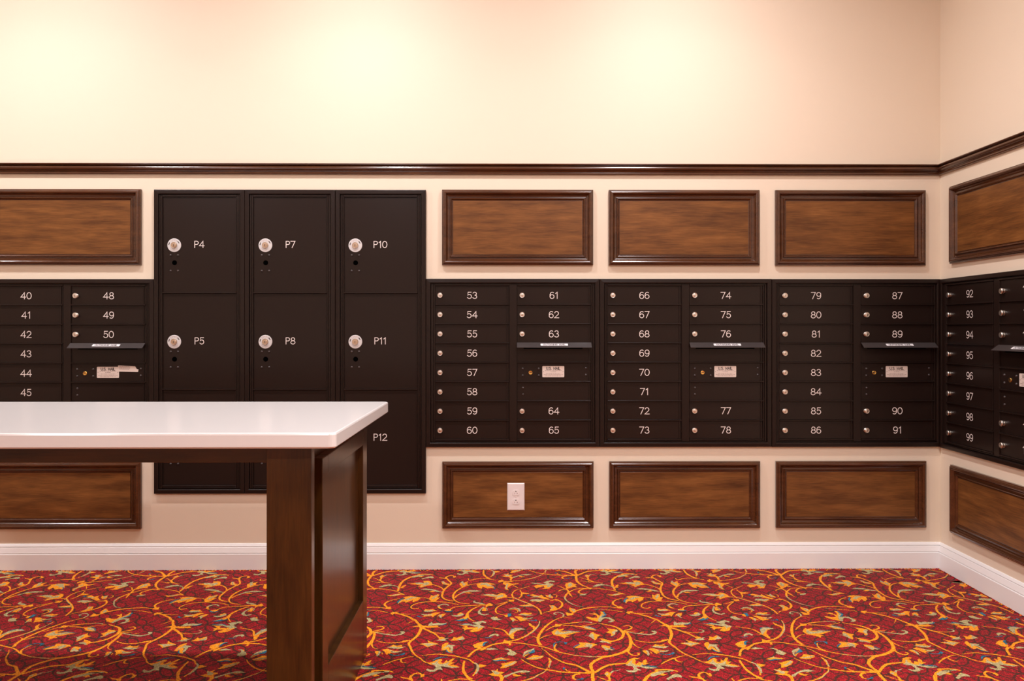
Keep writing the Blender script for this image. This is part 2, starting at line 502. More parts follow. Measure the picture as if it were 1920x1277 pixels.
# carpet: one floor mesh, the woven scroll laid over the red ground as raised yarn
PATTERN = """
o2/9/11 232,-611 209,-599 191,-608 173,-626 155,-646 163,-639 145,-668 129,-701 115,-738 104,-778 100,-808 101,-834 108,-863
o2/4/5 80,-782 92,-791 100,-804
o2/4/5 150,-771 132,-778 118,-791 107,-804
o6/6/5 -6,-837 14,-840 40,-844 66,-855 91,-865 116,-876 140,-894 164,-916 188,-930 212,-942 236,-950 276,-956 257,-956 281,-958 306,-955 332,-949
g2/4/2 204,-940 236,-951 276,-957 257,-957 281,-959 309,-957
o7/7/4 166,-914 157,-900 154,-884 156,-868 163,-851
b4/4/3 152,-876 154,-855 160,-843 174,-836 188,-837 200,-843
b 190,-837 202,-841 198,-853 193,-858
o2/8/12 109,-889 123,-912 138,-948 156,-975 183,-1005 214,-1020 236,-1045 254,-1067 264,-1074 245,-1076 268,-1078
o 129,-963 135,-971 139,-990 134,-1008 129,-1041 124,-1039 126,-1019 130,-993
g2/4/3 136,-982 133,-1012 127,-1037
o3/7/9 37,-972 51,-996 70,-1019 88,-1037 113,-1052 139,-1061 162,-1070 193,-1075 225,-1077 256,-1081 245,-1076 268,-1078
o3/5/6 179,-1049 184,-1061 194,-1070
b 172,-1045 177,-1038 180,-1041 177,-1054 171,-1054
o8/8/4 224,-1084 211,-1089 202,-1101 200,-1115 205,-1125 214,-1129
b3/4/5 208,-1130 220,-1125 230,-1120
b 226,-1114 234,-1117 229,-1129 223,-1125
o3/6/4 154,-64 145,-90 124,-114 104,-136 74,-156 44,-168 11,-177 -6,-177
g2/3/2 116,-1064 105,-1080 89,-1097 70,-1118 51,-1131
g 43,-955 47,-923 56,-908 70,-900 83,-888 83,-900 73,-908 59,-923 49,-943 47,-958
o 47,-958 52,-939 66,-916 83,-900 83,-908 67,-931 55,-947
b 52,-939 66,-920 79,-904 85,-900 86,-920 77,-928 65,-931 55,-941
o 55,-970 68,-959 78,-943 88,-941 101,-951 111,-947 114,-951 109,-963 95,-974 80,-980 63,-978
g 59,-972 74,-964 91,-961 108,-953 113,-953 96,-968 81,-972 64,-974
o 152,-747 160,-729 175,-713 178,-722 199,-713 194,-727 181,-738 202,-740 220,-734 238,-741 259,-745 240,-754 221,-767 199,-776 216,-787 202,-787 194,-805 191,-794 175,-780 157,-771
g 163,-751 170,-733 176,-729 177,-743 192,-752 211,-741 229,-739 255,-744 237,-747 219,-756 197,-765 181,-767 172,-769 163,-767
b2/3/2 188,-739 211,-734 229,-736 259,-744
o4/7/3 131,-731 141,-717 154,-701 173,-682 198,-671 226,-661 254,-654 282,-650 308,-657 296,-652 310,-662
g2/4/2 254,-657 282,-651 308,-656 280,-650 296,-654 310,-662
o 171,-668 181,-675 194,-676 188,-690 173,-694 164,-694
o5/6/7 197,-683 224,-685 251,-692 270,-695
o 256,-692 270,-697 265,-693 280,-690 300,-704 319,-728 308,-730 284,-721 263,-711 283,-718 266,-704
g 272,-695 286,-695 303,-709 315,-728 298,-718 278,-709
b2/4/2 281,-690 295,-697 307,-709 317,-725
o3/3/4 325,-662 307,-672 284,-681 265,-690
o3/12/8 332,-662 349,-672 375,-686 394,-703 405,-726 411,-749 409,-771 400,-797 385,-815 370,-825 355,-831
o 319,-803 329,-806 340,-814 356,-825 366,-827 354,-840 355,-850 343,-844 335,-829 326,-818
g 316,-833 327,-823 335,-829 345,-836 353,-848 346,-850 337,-840 325,-840
o9/13/10 413,-735 424,-753 428,-784 428,-819 422,-857 412,-890 399,-910 379,-928 358,-941 340,-951 314,-960 296,-976 279,-994 266,-1020 265,-1046 269,-1074
o8/7/4 410,-894 404,-918 409,-938 421,-948 433,-944 439,-932 432,-930
o8/5/2 429,-815 432,-849 440,-874 450,-886 461,-890
o3/6/7 441,-817 459,-830 484,-839 509,-839 537,-831 556,-820 538,-824 562,-816
o4/7/6 421,-694 434,-687 446,-694 450,-706 442,-719 428,-728 417,-733
o7/5/2 417,-742 435,-741 459,-739
g4/9/8 427,-747 445,-756 467,-763 487,-769 504,-772 520,-763 529,-754 526,-741 517,-743
o2/4/2 468,-758 478,-751 487,-748
g 515,-743 527,-738 532,-759 522,-770 512,-770 521,-759 523,-750
o 350,-748 363,-733 357,-710 371,-717 386,-719 394,-728 383,-753 379,-771 365,-788 363,-775 368,-766
g 370,-748 382,-735 391,-728 395,-737 381,-755 380,-769 371,-769
b2/3/2 361,-791 369,-784 377,-777
o 286,-777 291,-757 302,-748 311,-766 328,-773 316,-786 307,-814 300,-820 294,-805 286,-788
g 283,-779 296,-757 302,-770 301,-797 300,-814 293,-805 286,-790
g2/3/3 270,-781 278,-779 286,-788
o 222,-885 235,-868 245,-852 241,-839 264,-837 251,-839 268,-841 293,-848 306,-860 293,-869 280,-889 275,-873 258,-879 284,-885 260,-881 234,-887
g 251,-843 271,-848 259,-846 284,-852 290,-860 282,-885 277,-889 274,-869 274,-877 242,-885 234,-884 260,-875 275,-866 254,-868 267,-856 276,-856
b2/5/4 220,-885 228,-870 245,-856
o 319,-865 329,-863 347,-873 349,-881 342,-894 336,-906 329,-908 321,-885 316,-877
g 321,-873 332,-881 339,-889 347,-894 360,-902 346,-906 340,-902 330,-908 323,-885
b5/5/3 347,-881 353,-890 360,-900
o 495,-878 508,-856 522,-864 540,-856 536,-870 517,-870 535,-866 546,-879 525,-891 542,-889 517,-887
g 487,-876 512,-872 536,-877 521,-876 539,-879 552,-871 541,-887 518,-889 517,-889
o 475,-897 492,-889 514,-903 537,-911 513,-915 532,-919 523,-923 507,-923 512,-931 528,-941 541,-941 519,-943 502,-931 525,-935 503,-927 499,-940 493,-927 487,-911
g 498,-899 521,-911 506,-911 530,-913 545,-905 546,-909 532,-921 509,-921 512,-915
b2/6/7 506,-933 521,-943 539,-943 555,-929
b 549,-933 557,-923 561,-933 549,-945
o 453,-908 465,-907 473,-915 464,-940 458,-926
g 466,-907 474,-911 474,-938 468,-952 464,-946 468,-926
o 478,-915 482,-923 487,-938 479,-930
o9/10/8 271,-1078 286,-1060 301,-1042 321,-1024 344,-1015 364,-1012 381,-1008
o 381,-1006 393,-988 402,-974 416,-967 434,-971 426,-978 416,-980 418,-995 413,-1005 415,-1016 428,-997 436,-1005 444,-988 454,-977 455,-996 447,-1007 465,-1005 452,-1014 440,-1021 428,-1031 413,-1025 404,-1016 386,-1027
g 377,-1021 389,-1014 401,-991 409,-982 402,-1006 411,-1021 426,-1029 437,-1010 436,-1021 433,-1032 449,-1034 464,-1040 479,-1044 462,-1049 441,-1049 424,-1036 412,-1036 414,-1050 421,-1058 423,-1065 411,-1061 407,-1072 395,-1077 379,-1073 373,-1057 381,-1061 397,-1064 403,-1050 401,-1032 387,-1028
b4/7/4 432,-1027 449,-1031 469,-1034 481,-1042
g2/4/5 357,-1057 344,-1064 331,-1069 323,-1082
o 301,-1088 308,-1074 315,-1069 320,-1078 326,-1082 321,-1095 317,-1109 318,-1129 311,-1126 310,-1109 305,-1095
g 303,-1088 313,-1081 315,-1092 308,-1095
g 320,-1078 331,-1064 332,-1071 324,-1085
o8/8/2 341,-152 357,-182 379,-198 403,-208
o2/3/4 308,-128 329,-146 317,-137 334,-155 352,-179
o2/4/4 302,-173 326,-185 350,-197 341,-188 369,-196
o11/11/6 298,-97 293,-146 296,-194 310,-232 327,-255 340,-272
o6/5/3 340,-269 370,-275 397,-286 424,-297 441,-309 454,-325 470,-341
o6/8/6 338,-275 316,-280 298,-297 288,-318 293,-335 308,-346
g 289,-354 301,-348 316,-340 320,-343 311,-359 290,-364
o4/5/6 338,-272 298,-277 274,-288 258,-307 247,-324
o 332,-258 345,-275 353,-272 340,-289 332,-277
o7/9/3 252,-313 241,-334 231,-361 226,-387 229,-418 238,-444
g4/6/2 225,-372 226,-408 238,-441 254,-469 270,-484 294,-495
o 242,-211 257,-199 265,-194 275,-211 289,-229 280,-240 288,-263 271,-257 257,-268 247,-280 240,-263 237,-234
g 254,-211 266,-205 269,-234 256,-257 249,-246
o2/6/8 202,-242 218,-254 232,-279 244,-296 247,-324
o6/5/5 205,-310 215,-296 231,-288
o6/6/6 240,-268 242,-285 243,-302
o8/7/2 247,-329 252,-361 257,-382
o 101,-245 120,-227 132,-233 147,-233 158,-234 189,-234 176,-256 167,-279 137,-279 149,-262 144,-245 130,-259 119,-262 111,-273 108,-256
g 86,-201 102,-204 129,-210 143,-222 159,-216 144,-199 161,-181 177,-172 196,-181 193,-196 180,-187 168,-199 171,-210 184,-216 191,-231 181,-239 166,-262 157,-256 164,-234 139,-233 121,-219 98,-213
o 79,-355 97,-347 119,-366 132,-350 139,-376 151,-389 166,-408 153,-410 132,-397 111,-381 89,-386 100,-371
g 83,-389 97,-371 115,-368 133,-382 115,-381 96,-381
b 70,-360 79,-352 84,-360 75,-371
o 87,-438 99,-428 120,-441 131,-428 144,-418 117,-407 95,-412
g 79,-425 88,-407 103,-405 121,-410 142,-413 127,-428 116,-435 102,-428
o 145,-355 156,-361 171,-361 179,-382 176,-392 165,-390 151,-376
g 158,-363 168,-345 170,-366 169,-387 162,-382
o3/4/4 180,-350 191,-353 194,-371 188,-385
o5/9/3 164,-423 179,-413 190,-410 203,-428 210,-454 206,-484 194,-508 176,-527 152,-541 140,-546 129,-560
o 185,-403 190,-403 193,-421 182,-418
o 156,-476 175,-476 183,-493 187,-513 170,-529 154,-531 164,-512
g 161,-481 175,-483 169,-512 160,-522 166,-503
o3/7/7 85,-244 66,-261 47,-278 26,-295 13,-322 9,-354 14,-381 29,-402 50,-427 76,-455 93,-478 110,-507 119,-541 121,-573
g2/3/2 15,-386 29,-407 50,-432 76,-460 93,-483
o 35,-477 58,-468 80,-463 93,-478 76,-480 54,-482
g 33,-482 58,-482 79,-478 93,-485 75,-488 49,-488
o 41,-295 46,-297 51,-325 65,-328 85,-333 70,-344 53,-344 49,-370 38,-396 36,-391 46,-360 46,-328
g6/10/7 911,-518 930,-506 947,-513 953,-533 955,-542
o3/5/3 913,-527 931,-518 944,-528 945,-547 933,-558
b 906,-565 920,-565 920,-588 911,-600 907,-593
o 892,-579 906,-572 910,-588 905,-602 897,-597
o4/7/4 905,-439 886,-464 866,-493 860,-517 860,-541 867,-563 882,-572 894,-579
o 945,-579 961,-561 972,-554 982,-561 1001,-557 999,-568 984,-577 962,-580
g 949,-577 963,-566 975,-573 990,-580 1007,-580 991,-587 971,-584
o 932,-593 951,-593 964,-605 983,-609 973,-621 985,-634 998,-637 975,-634 962,-638 956,-645 950,-627 940,-607
g 963,-609 981,-616 998,-607 1004,-607 994,-619 982,-623 966,-621
b3/5/6 987,-640 1004,-638 1015,-634
b 1007,-634 1015,-625 1018,-637 1011,-643
o 913,-607 925,-605 935,-620 945,-638 934,-634 926,-638 919,-625
g 927,-616 934,-625 932,-638 924,-651 924,-634
g 841,-606 854,-597 865,-606 877,-624 889,-622 870,-633 854,-633 846,-620
o 855,-599 865,-595 870,-611 861,-620 853,-613
g7/5/6 180,-576 171,-569 177,-555 191,-553 203,-565 208,-579 202,-597
o9/8/4 237,-572 258,-539 285,-517 309,-504 336,-497 363,-493 389,-492 410,-499 432,-505
o 424,-495 442,-485 449,-510 436,-514 426,-509
o 216,-551 226,-556 232,-563 242,-565 248,-574 236,-583 220,-586 218,-574
o 238,-494 242,-506 257,-518 262,-537 250,-556 237,-546 232,-518
g 241,-513 253,-523 257,-537 249,-546 242,-527
o 290,-602 299,-598 315,-607 334,-607 335,-584 322,-575 304,-565 325,-566 325,-552 335,-566 343,-589 352,-570 353,-542 365,-547 368,-580 355,-598 343,-616 336,-647 327,-643 311,-634 297,-616
g 335,-625 345,-598 354,-580 363,-561 362,-584 351,-607 365,-603 382,-607 392,-630 394,-643 378,-656 367,-654 381,-639 376,-621 364,-614 352,-625 341,-649 333,-647
o2/4/3 390,-621 395,-634 386,-650
b6/7/5 365,-547 366,-566 369,-580 351,-605
g2/3/3 328,-521 351,-519 371,-526
o3/4/4 364,-524 394,-528 418,-538 441,-548
o8/11/4 452,-555 471,-557 492,-567 507,-579 530,-597 546,-620 555,-625 568,-654 581,-681 588,-709 586,-750 581,-781 570,-812 562,-833 562,-850 570,-875 581,-911 597,-943 615,-966 629,-989 639,-1001
o 451,-555 459,-543 484,-543 471,-555 460,-574 456,-564
o5/4/2 493,-562 518,-567 552,-567
o4/3/2 550,-631 540,-649 527,-666
o 553,-692 574,-681 583,-671 594,-686 606,-681 597,-709 587,-714 578,-695
g 614,-662 621,-647 626,-664 644,-657 667,-662 680,-653 672,-672 655,-677 632,-681 611,-686
o 600,-686 623,-686 645,-686 658,-702 642,-700 621,-704 600,-700
o 632,-679 654,-672 658,-677 642,-684
b4/5/6 652,-681 666,-677 678,-665
o11/9/4 595,-709 613,-725 629,-744 643,-759 653,-775 663,-795
o4/4/3 632,-744 655,-753 672,-755 685,-753
g4/6/3 685,-755 700,-751 708,-740 702,-728 692,-724
o 660,-793 673,-788 683,-797 675,-817 665,-812
g 653,-821 673,-808 697,-797 686,-812 691,-821 673,-823
o 714,-787 725,-798 745,-780 750,-791 755,-809 735,-817 717,-821 703,-821 712,-808
g 724,-813 740,-800 745,-782 750,-796 753,-811 735,-817
o 598,-848 617,-842 631,-842 621,-816 637,-831 652,-840 666,-851 646,-863 629,-877 624,-871 613,-859
g 605,-850 623,-844 640,-846 663,-851 644,-859 630,-873 626,-867 617,-854
o 679,-859 687,-842 699,-838 695,-872 703,-876 707,-892 710,-904 720,-924 708,-920 696,-900 680,-904
g 682,-896 698,-855 707,-859 728,-864 716,-872 720,-888 719,-920 711,-908 709,-884 700,-874
b3/5/3 695,-896 701,-914 710,-924 723,-926
o3/7/6 618,-945 645,-938 671,-934 694,-940 725,-948 747,-958 768,-970 769,-971 782,-981 795,-1002 805,-1013
g5/9/6 799,-1002 809,-1021 811,-1042 810,-1067 805,-1085
o3/5/5 807,-1046 805,-1071 798,-1099
o 813,-1013 823,-1017 835,-1021 840,-1023 827,-1035 814,-1039 811,-1028
o4/7/4 498,-1016 517,-996 540,-977 559,-966 578,-955 591,-953
o6/6/3 551,-974 555,-993 564,-1000 573,-998
o 637,-1001 656,-997 668,-982 683,-969 690,-979 687,-997 696,-1005 705,-979 709,-994 723,-967 732,-971 719,-998 735,-998 719,-1016 737,-1020 753,-1035 732,-1036 703,-1027 681,-1020 655,-1014
g 655,-1008 666,-1001 680,-975 675,-997 683,-1012 701,-1009 715,-994 711,-1020 726,-1031 751,-1038 727,-1042 709,-1034 687,-1027 692,-1038 697,-1054 680,-1052 674,-1067 659,-1070 646,-1059 645,-1045 653,-1052 668,-1056 675,-1041 671,-1027
b4/7/3 660,-986 669,-971 685,-961 705,-961
o6/9/7 764,-987 763,-1017 764,-1053 770,-1081 785,-1109 797,-1121
o9/7/4 797,-82 809,-122 822,-150 854,-165
o4/6/5 731,-143 738,-167 763,-153 789,-144 813,-147
o3/8/9 568,-1104 580,-1111 596,-1116 606,-1125
o9/8/6 606,-1125 600,-1104 609,-1084 623,-1077 633,-1087
o 631,-1087 643,-1084 643,-1100 631,-1111 632,-1098
o7/9/7 631,-130 643,-161 658,-196 660,-217 649,-249 637,-294 634,-337 636,-372 649,-401 667,-417 687,-424
g 492,-1124 507,-1107 521,-1095 530,-1087 539,-1092 547,-1107 542,-1116 531,-1111 514,-1116 498,-1132
o 506,-1109 523,-1090 533,-1085 521,-1097
o5/11/9 541,-1071 527,-1062 512,-1058 491,-1058 472,-1061 474,-1069 450,-1089 433,-1113 423,-1136
o9/11/9 468,-126 449,-171 442,-218 442,-258 444,-303
g 447,-1093 464,-1079 481,-1070 506,-1063 480,-1070 503,-1063 527,-1062 527,-1069 501,-1074 479,-1076 503,-1076 460,-1103 448,-1107
o 473,-1079 489,-1074 484,-1079 501,-1095 488,-1100 474,-1093 485,-1093
o 447,-264 457,-236 467,-227 468,-236 460,-256 466,-264 452,-270
g3/4/5 415,-230 435,-253 444,-275
g 353,-255 374,-226 398,-218 415,-233 436,-250 414,-238 393,-238 370,-255
o 402,-352 426,-352 446,-339 471,-336 481,-352 464,-347 439,-365 420,-368
g 421,-360 438,-347 464,-344 452,-352 435,-363
o 470,-210 496,-204 520,-198 543,-202 535,-175 559,-175 571,-184 579,-213 580,-231 562,-236 549,-248 534,-265 531,-248 516,-248 534,-231 512,-225 490,-216
g 501,-198 524,-196 542,-204 556,-190 567,-208 559,-231 545,-236 534,-253 537,-236 546,-219 513,-219
o6/6/5 578,-222 600,-237 619,-257 632,-282 635,-305
g 534,-287 555,-276 582,-282 603,-293 625,-315 606,-315 591,-299 565,-293
o 571,-315 591,-299 604,-307 591,-318
g3/4/4 603,-296 619,-310 632,-321
o 617,-184 627,-184 639,-202 653,-214 653,-231 635,-225 622,-214
g 616,-181 626,-181 631,-205 648,-217 632,-220
o 475,-379 503,-366 524,-371 550,-385 542,-416 526,-436 520,-431 521,-410 505,-431 494,-443 491,-431 478,-431 466,-456 465,-435 474,-410 489,-395
g 510,-379 528,-379 536,-387 515,-395 499,-415 483,-410 470,-436 465,-451 468,-430 488,-405
b8/7/5 462,-443 468,-415 480,-394
o8/8/4 437,-502 424,-485 414,-465 415,-445 428,-420 446,-405 466,-394
o4/4/4 550,-385 567,-387 584,-398
o 590,-353 597,-364 616,-343 623,-353 617,-385 628,-385 614,-426 599,-431 588,-411 585,-390
g 603,-374 617,-348 613,-380 600,-406 596,-390
o4/6/5 710,-467 694,-457 675,-445 648,-437 619,-432 603,-431 569,-436 544,-449 528,-469 523,-488 528,-505 543,-510 556,-500
o5/9/4 766,-215 737,-232 712,-260 692,-299 682,-338 681,-375 687,-406 700,-432 718,-447 739,-455 753,-458
o8/7/5 688,-386 696,-362 708,-338
g 703,-343 722,-311 749,-297 777,-300 797,-308 763,-316 741,-316 724,-327 708,-349
o 724,-327 743,-322 759,-333 737,-335
o 766,-215 791,-200 816,-201 837,-210 855,-221 833,-227 846,-250 850,-273 831,-270 820,-278 807,-261 798,-250 795,-278 783,-267 775,-250 773,-227
g 789,-209 813,-203 822,-215 831,-233 844,-244 817,-250 814,-233 796,-227 788,-238
b3/4/3 835,-247 847,-261 852,-287
o 695,-214 706,-191 713,-200 733,-182 729,-209 737,-218 724,-238 712,-260 704,-243
g 699,-197 710,-179 715,-209 724,-215 718,-243 712,-232 708,-209
o9/8/5 865,-177 888,-183 915,-187 933,-178
o 862,-180 879,-159 887,-174 892,-183 867,-198
o6/6/5 918,-132 921,-151 918,-172
o 854,-1057 866,-1061 876,-1050 877,-1068 892,-1072 897,-1079 885,-1086 892,-1096 897,-1113 890,-1139 881,-1139 886,-1117 878,-1101 861,-1099 846,-1089 861,-1078
g 855,-1059 867,-1066 883,-1075 879,-1089 867,-1089 862,-1075
g 897,-1100 915,-1086 931,-1072 952,-1060 967,-1062 985,-1072 961,-1076 942,-1076 921,-1089 903,-1110 897,-1110
o 921,-1086 931,-1084 939,-1093 953,-1097 941,-1103 927,-1100
o 946,-1079 961,-1077 968,-1076 952,-1083
o 886,-192 908,-198 926,-216 956,-207 944,-222 923,-233 908,-262 905,-279 911,-296 898,-290 891,-267 900,-239 884,-216
g 901,-210 909,-222 903,-250 904,-287 895,-273 899,-239
o3/5/3 927,-233 939,-251 949,-271
o 794,-357 822,-344 846,-344 861,-355 878,-334 856,-320 879,-331 895,-339 903,-366 904,-387 885,-390 857,-413 855,-392 841,-397 863,-376 834,-376 818,-365
g 792,-357 821,-347 845,-347 862,-366 885,-350 890,-371 869,-387 856,-402 867,-376 839,-371 823,-360
o6/6/5 902,-382 920,-387 932,-398
o 885,-1010 901,-1005 921,-992 935,-992 939,-999 926,-1021 903,-1039 883,-1047 891,-1021
g 898,-1023 914,-1014 931,-995 939,-995 927,-1014 909,-1029 896,-1032
g 894,-894 907,-890 920,-906 934,-922 939,-936 924,-949 910,-943 905,-930 914,-914 908,-902
o 910,-890 919,-898 924,-914 915,-906
o 936,-926 941,-935 924,-949 920,-947
o 855,-978 867,-972 884,-965 897,-970 911,-972 922,-978 900,-980 890,-982 874,-986 863,-984
g 863,-974 886,-961 897,-970 883,-968
b4/9/4 860,-987 871,-989 886,-984 905,-987
o 825,-458 834,-448 848,-471 842,-481 830,-478 823,-495 817,-488 819,-473
g 766,-428 773,-422 776,-438 796,-446 818,-461 801,-461 776,-450 768,-443
o3/5/5 792,-461 808,-466 823,-471
o8/6/5 823,-472 789,-472 752,-478 724,-482 705,-487 690,-499 681,-516
o 658,-526 674,-514 684,-519 686,-531 677,-535 663,-533
b5/7/6 657,-530 666,-538 679,-541 692,-535
g6/9/8 672,-477 662,-465 648,-462 635,-474 629,-487
o 628,-482 637,-482 640,-501 652,-514 638,-511 630,-499
o 578,-530 583,-515 598,-520 614,-516 630,-535 606,-542 588,-542
g 575,-537 591,-530 612,-525 621,-535 606,-542 588,-544
o 588,-577 610,-563 627,-549 647,-552 635,-566 619,-600 615,-586 599,-591 578,-595
g 572,-565 583,-568 603,-572 618,-568 608,-582 584,-581 575,-574
b9/6/3 559,-586 569,-597 580,-602
o 634,-596 642,-573 656,-563 667,-563 663,-582 652,-600 649,-582
g 642,-582 653,-573 653,-596 656,-612 647,-605
g 689,-578 700,-582 715,-578 733,-559 738,-576 728,-589 711,-596 698,-591
o 711,-568 725,-552 733,-559 728,-573 715,-580
o5/9/10 795,-483 777,-502 761,-531 752,-559 749,-587 749,-601
o10/6/3 752,-573 756,-601 767,-624 780,-642
o 710,-632 727,-614 743,-596 752,-601 752,-615 741,-623 731,-623
b 705,-634 723,-628 740,-614 742,-626 758,-610 753,-626 738,-637 723,-641
g 808,-493 815,-493 802,-522 798,-546 805,-564 814,-574 831,-565 834,-572 817,-583 804,-578 791,-564 790,-541 800,-512
o 809,-503 821,-498 820,-522 825,-536 805,-536
g3/4/3 821,-503 825,-515 826,-532
o 915,-413 933,-413 930,-434 916,-434 907,-429
o2/5/5 855,-466 877,-456 905,-434
o3/4/4 903,-416 911,-414 918,-416
o 720,-672 741,-682 762,-684 756,-689 761,-701 783,-703 789,-699 820,-699 802,-738 776,-745 768,-736 781,-715 766,-717 757,-719 747,-735 747,-715 736,-708 753,-698
g 723,-667 744,-670 758,-665 773,-677 792,-678 775,-656 795,-646 812,-637 827,-649 825,-661 811,-654 802,-673 812,-689 824,-697 802,-710 794,-727 799,-701 779,-692 763,-682 739,-677
b3/5/3 721,-667 738,-672 755,-665 778,-680
o3/6/9 835,-699 855,-709 860,-709 884,-720 897,-736 906,-761 917,-784 923,-806
g 923,-716 933,-707 949,-707 962,-714 975,-723 954,-725 942,-730 925,-753 913,-775 912,-761 915,-734
o 921,-743 933,-730 949,-718 960,-723 941,-737 929,-762 929,-784 930,-806 923,-812 917,-792 912,-770
b5/5/3 919,-723 927,-714 933,-711
b2/4/2 941,-709 952,-709 962,-714
o2/3/3 892,-768 900,-771 906,-775
o3/8/8 1028,-638 1023,-674 1008,-717 991,-753 968,-788 941,-814 915,-829 903,-835
g2/4/2 1027,-646 1022,-684 1008,-726 987,-766 965,-797
o 985,-662 990,-662 998,-681 1010,-696 1008,-717 1000,-723 999,-700 986,-684
o 896,-814 904,-823 916,-827 919,-844 919,-861 909,-867 912,-848 899,-848 888,-844
o9/9/8 907,-840 879,-846 854,-858 835,-877 819,-889 803,-897 789,-917 774,-956
o 814,-889 830,-881 833,-893 816,-909 814,-901
o 787,-860 800,-843 817,-833 834,-829 825,-852 821,-877 807,-889 793,-881
g3/5/3 806,-860 815,-864 818,-868
b8/8/6 821,-866 827,-843 838,-833
g 833,-893 849,-885 861,-889 875,-897 858,-899 840,-901
o3/3/2 831,-899 842,-901 855,-897
g 842,-774 856,-763 870,-763 877,-777 870,-786 863,-774 850,-783 840,-792
o 839,-783 852,-765 866,-761 851,-774 843,-790
b3/5/4 825,-796 840,-798 854,-792
"""
TILE_A = np.array((0.9150, -0.0010))
TILE_B = np.array((0.0320, 0.9760))

def spline(pts, step):
    P = [np.array(p, float) for p in pts]
    P = [2 * P[0] - P[1]] + P + [2 * P[-1] - P[-2]]
    out = []
    for k in range(1, len(P) - 2):
        p0, p1, p2, p3 = P[k - 1:k + 3]
        n = max(2, int(np.linalg.norm(p2 - p1) / step))
        for j in range(n):
            t = j / n
            out.append(0.5 * (2 * p1 + (p2 - p0) * t + (2 * p0 - 5 * p1 + 4 * p2 - p3) * t * t + (3 * p1 - p0 - 3 * p2 + p3) * t ** 3))
    out.append(P[-2])
    return np.array(out)

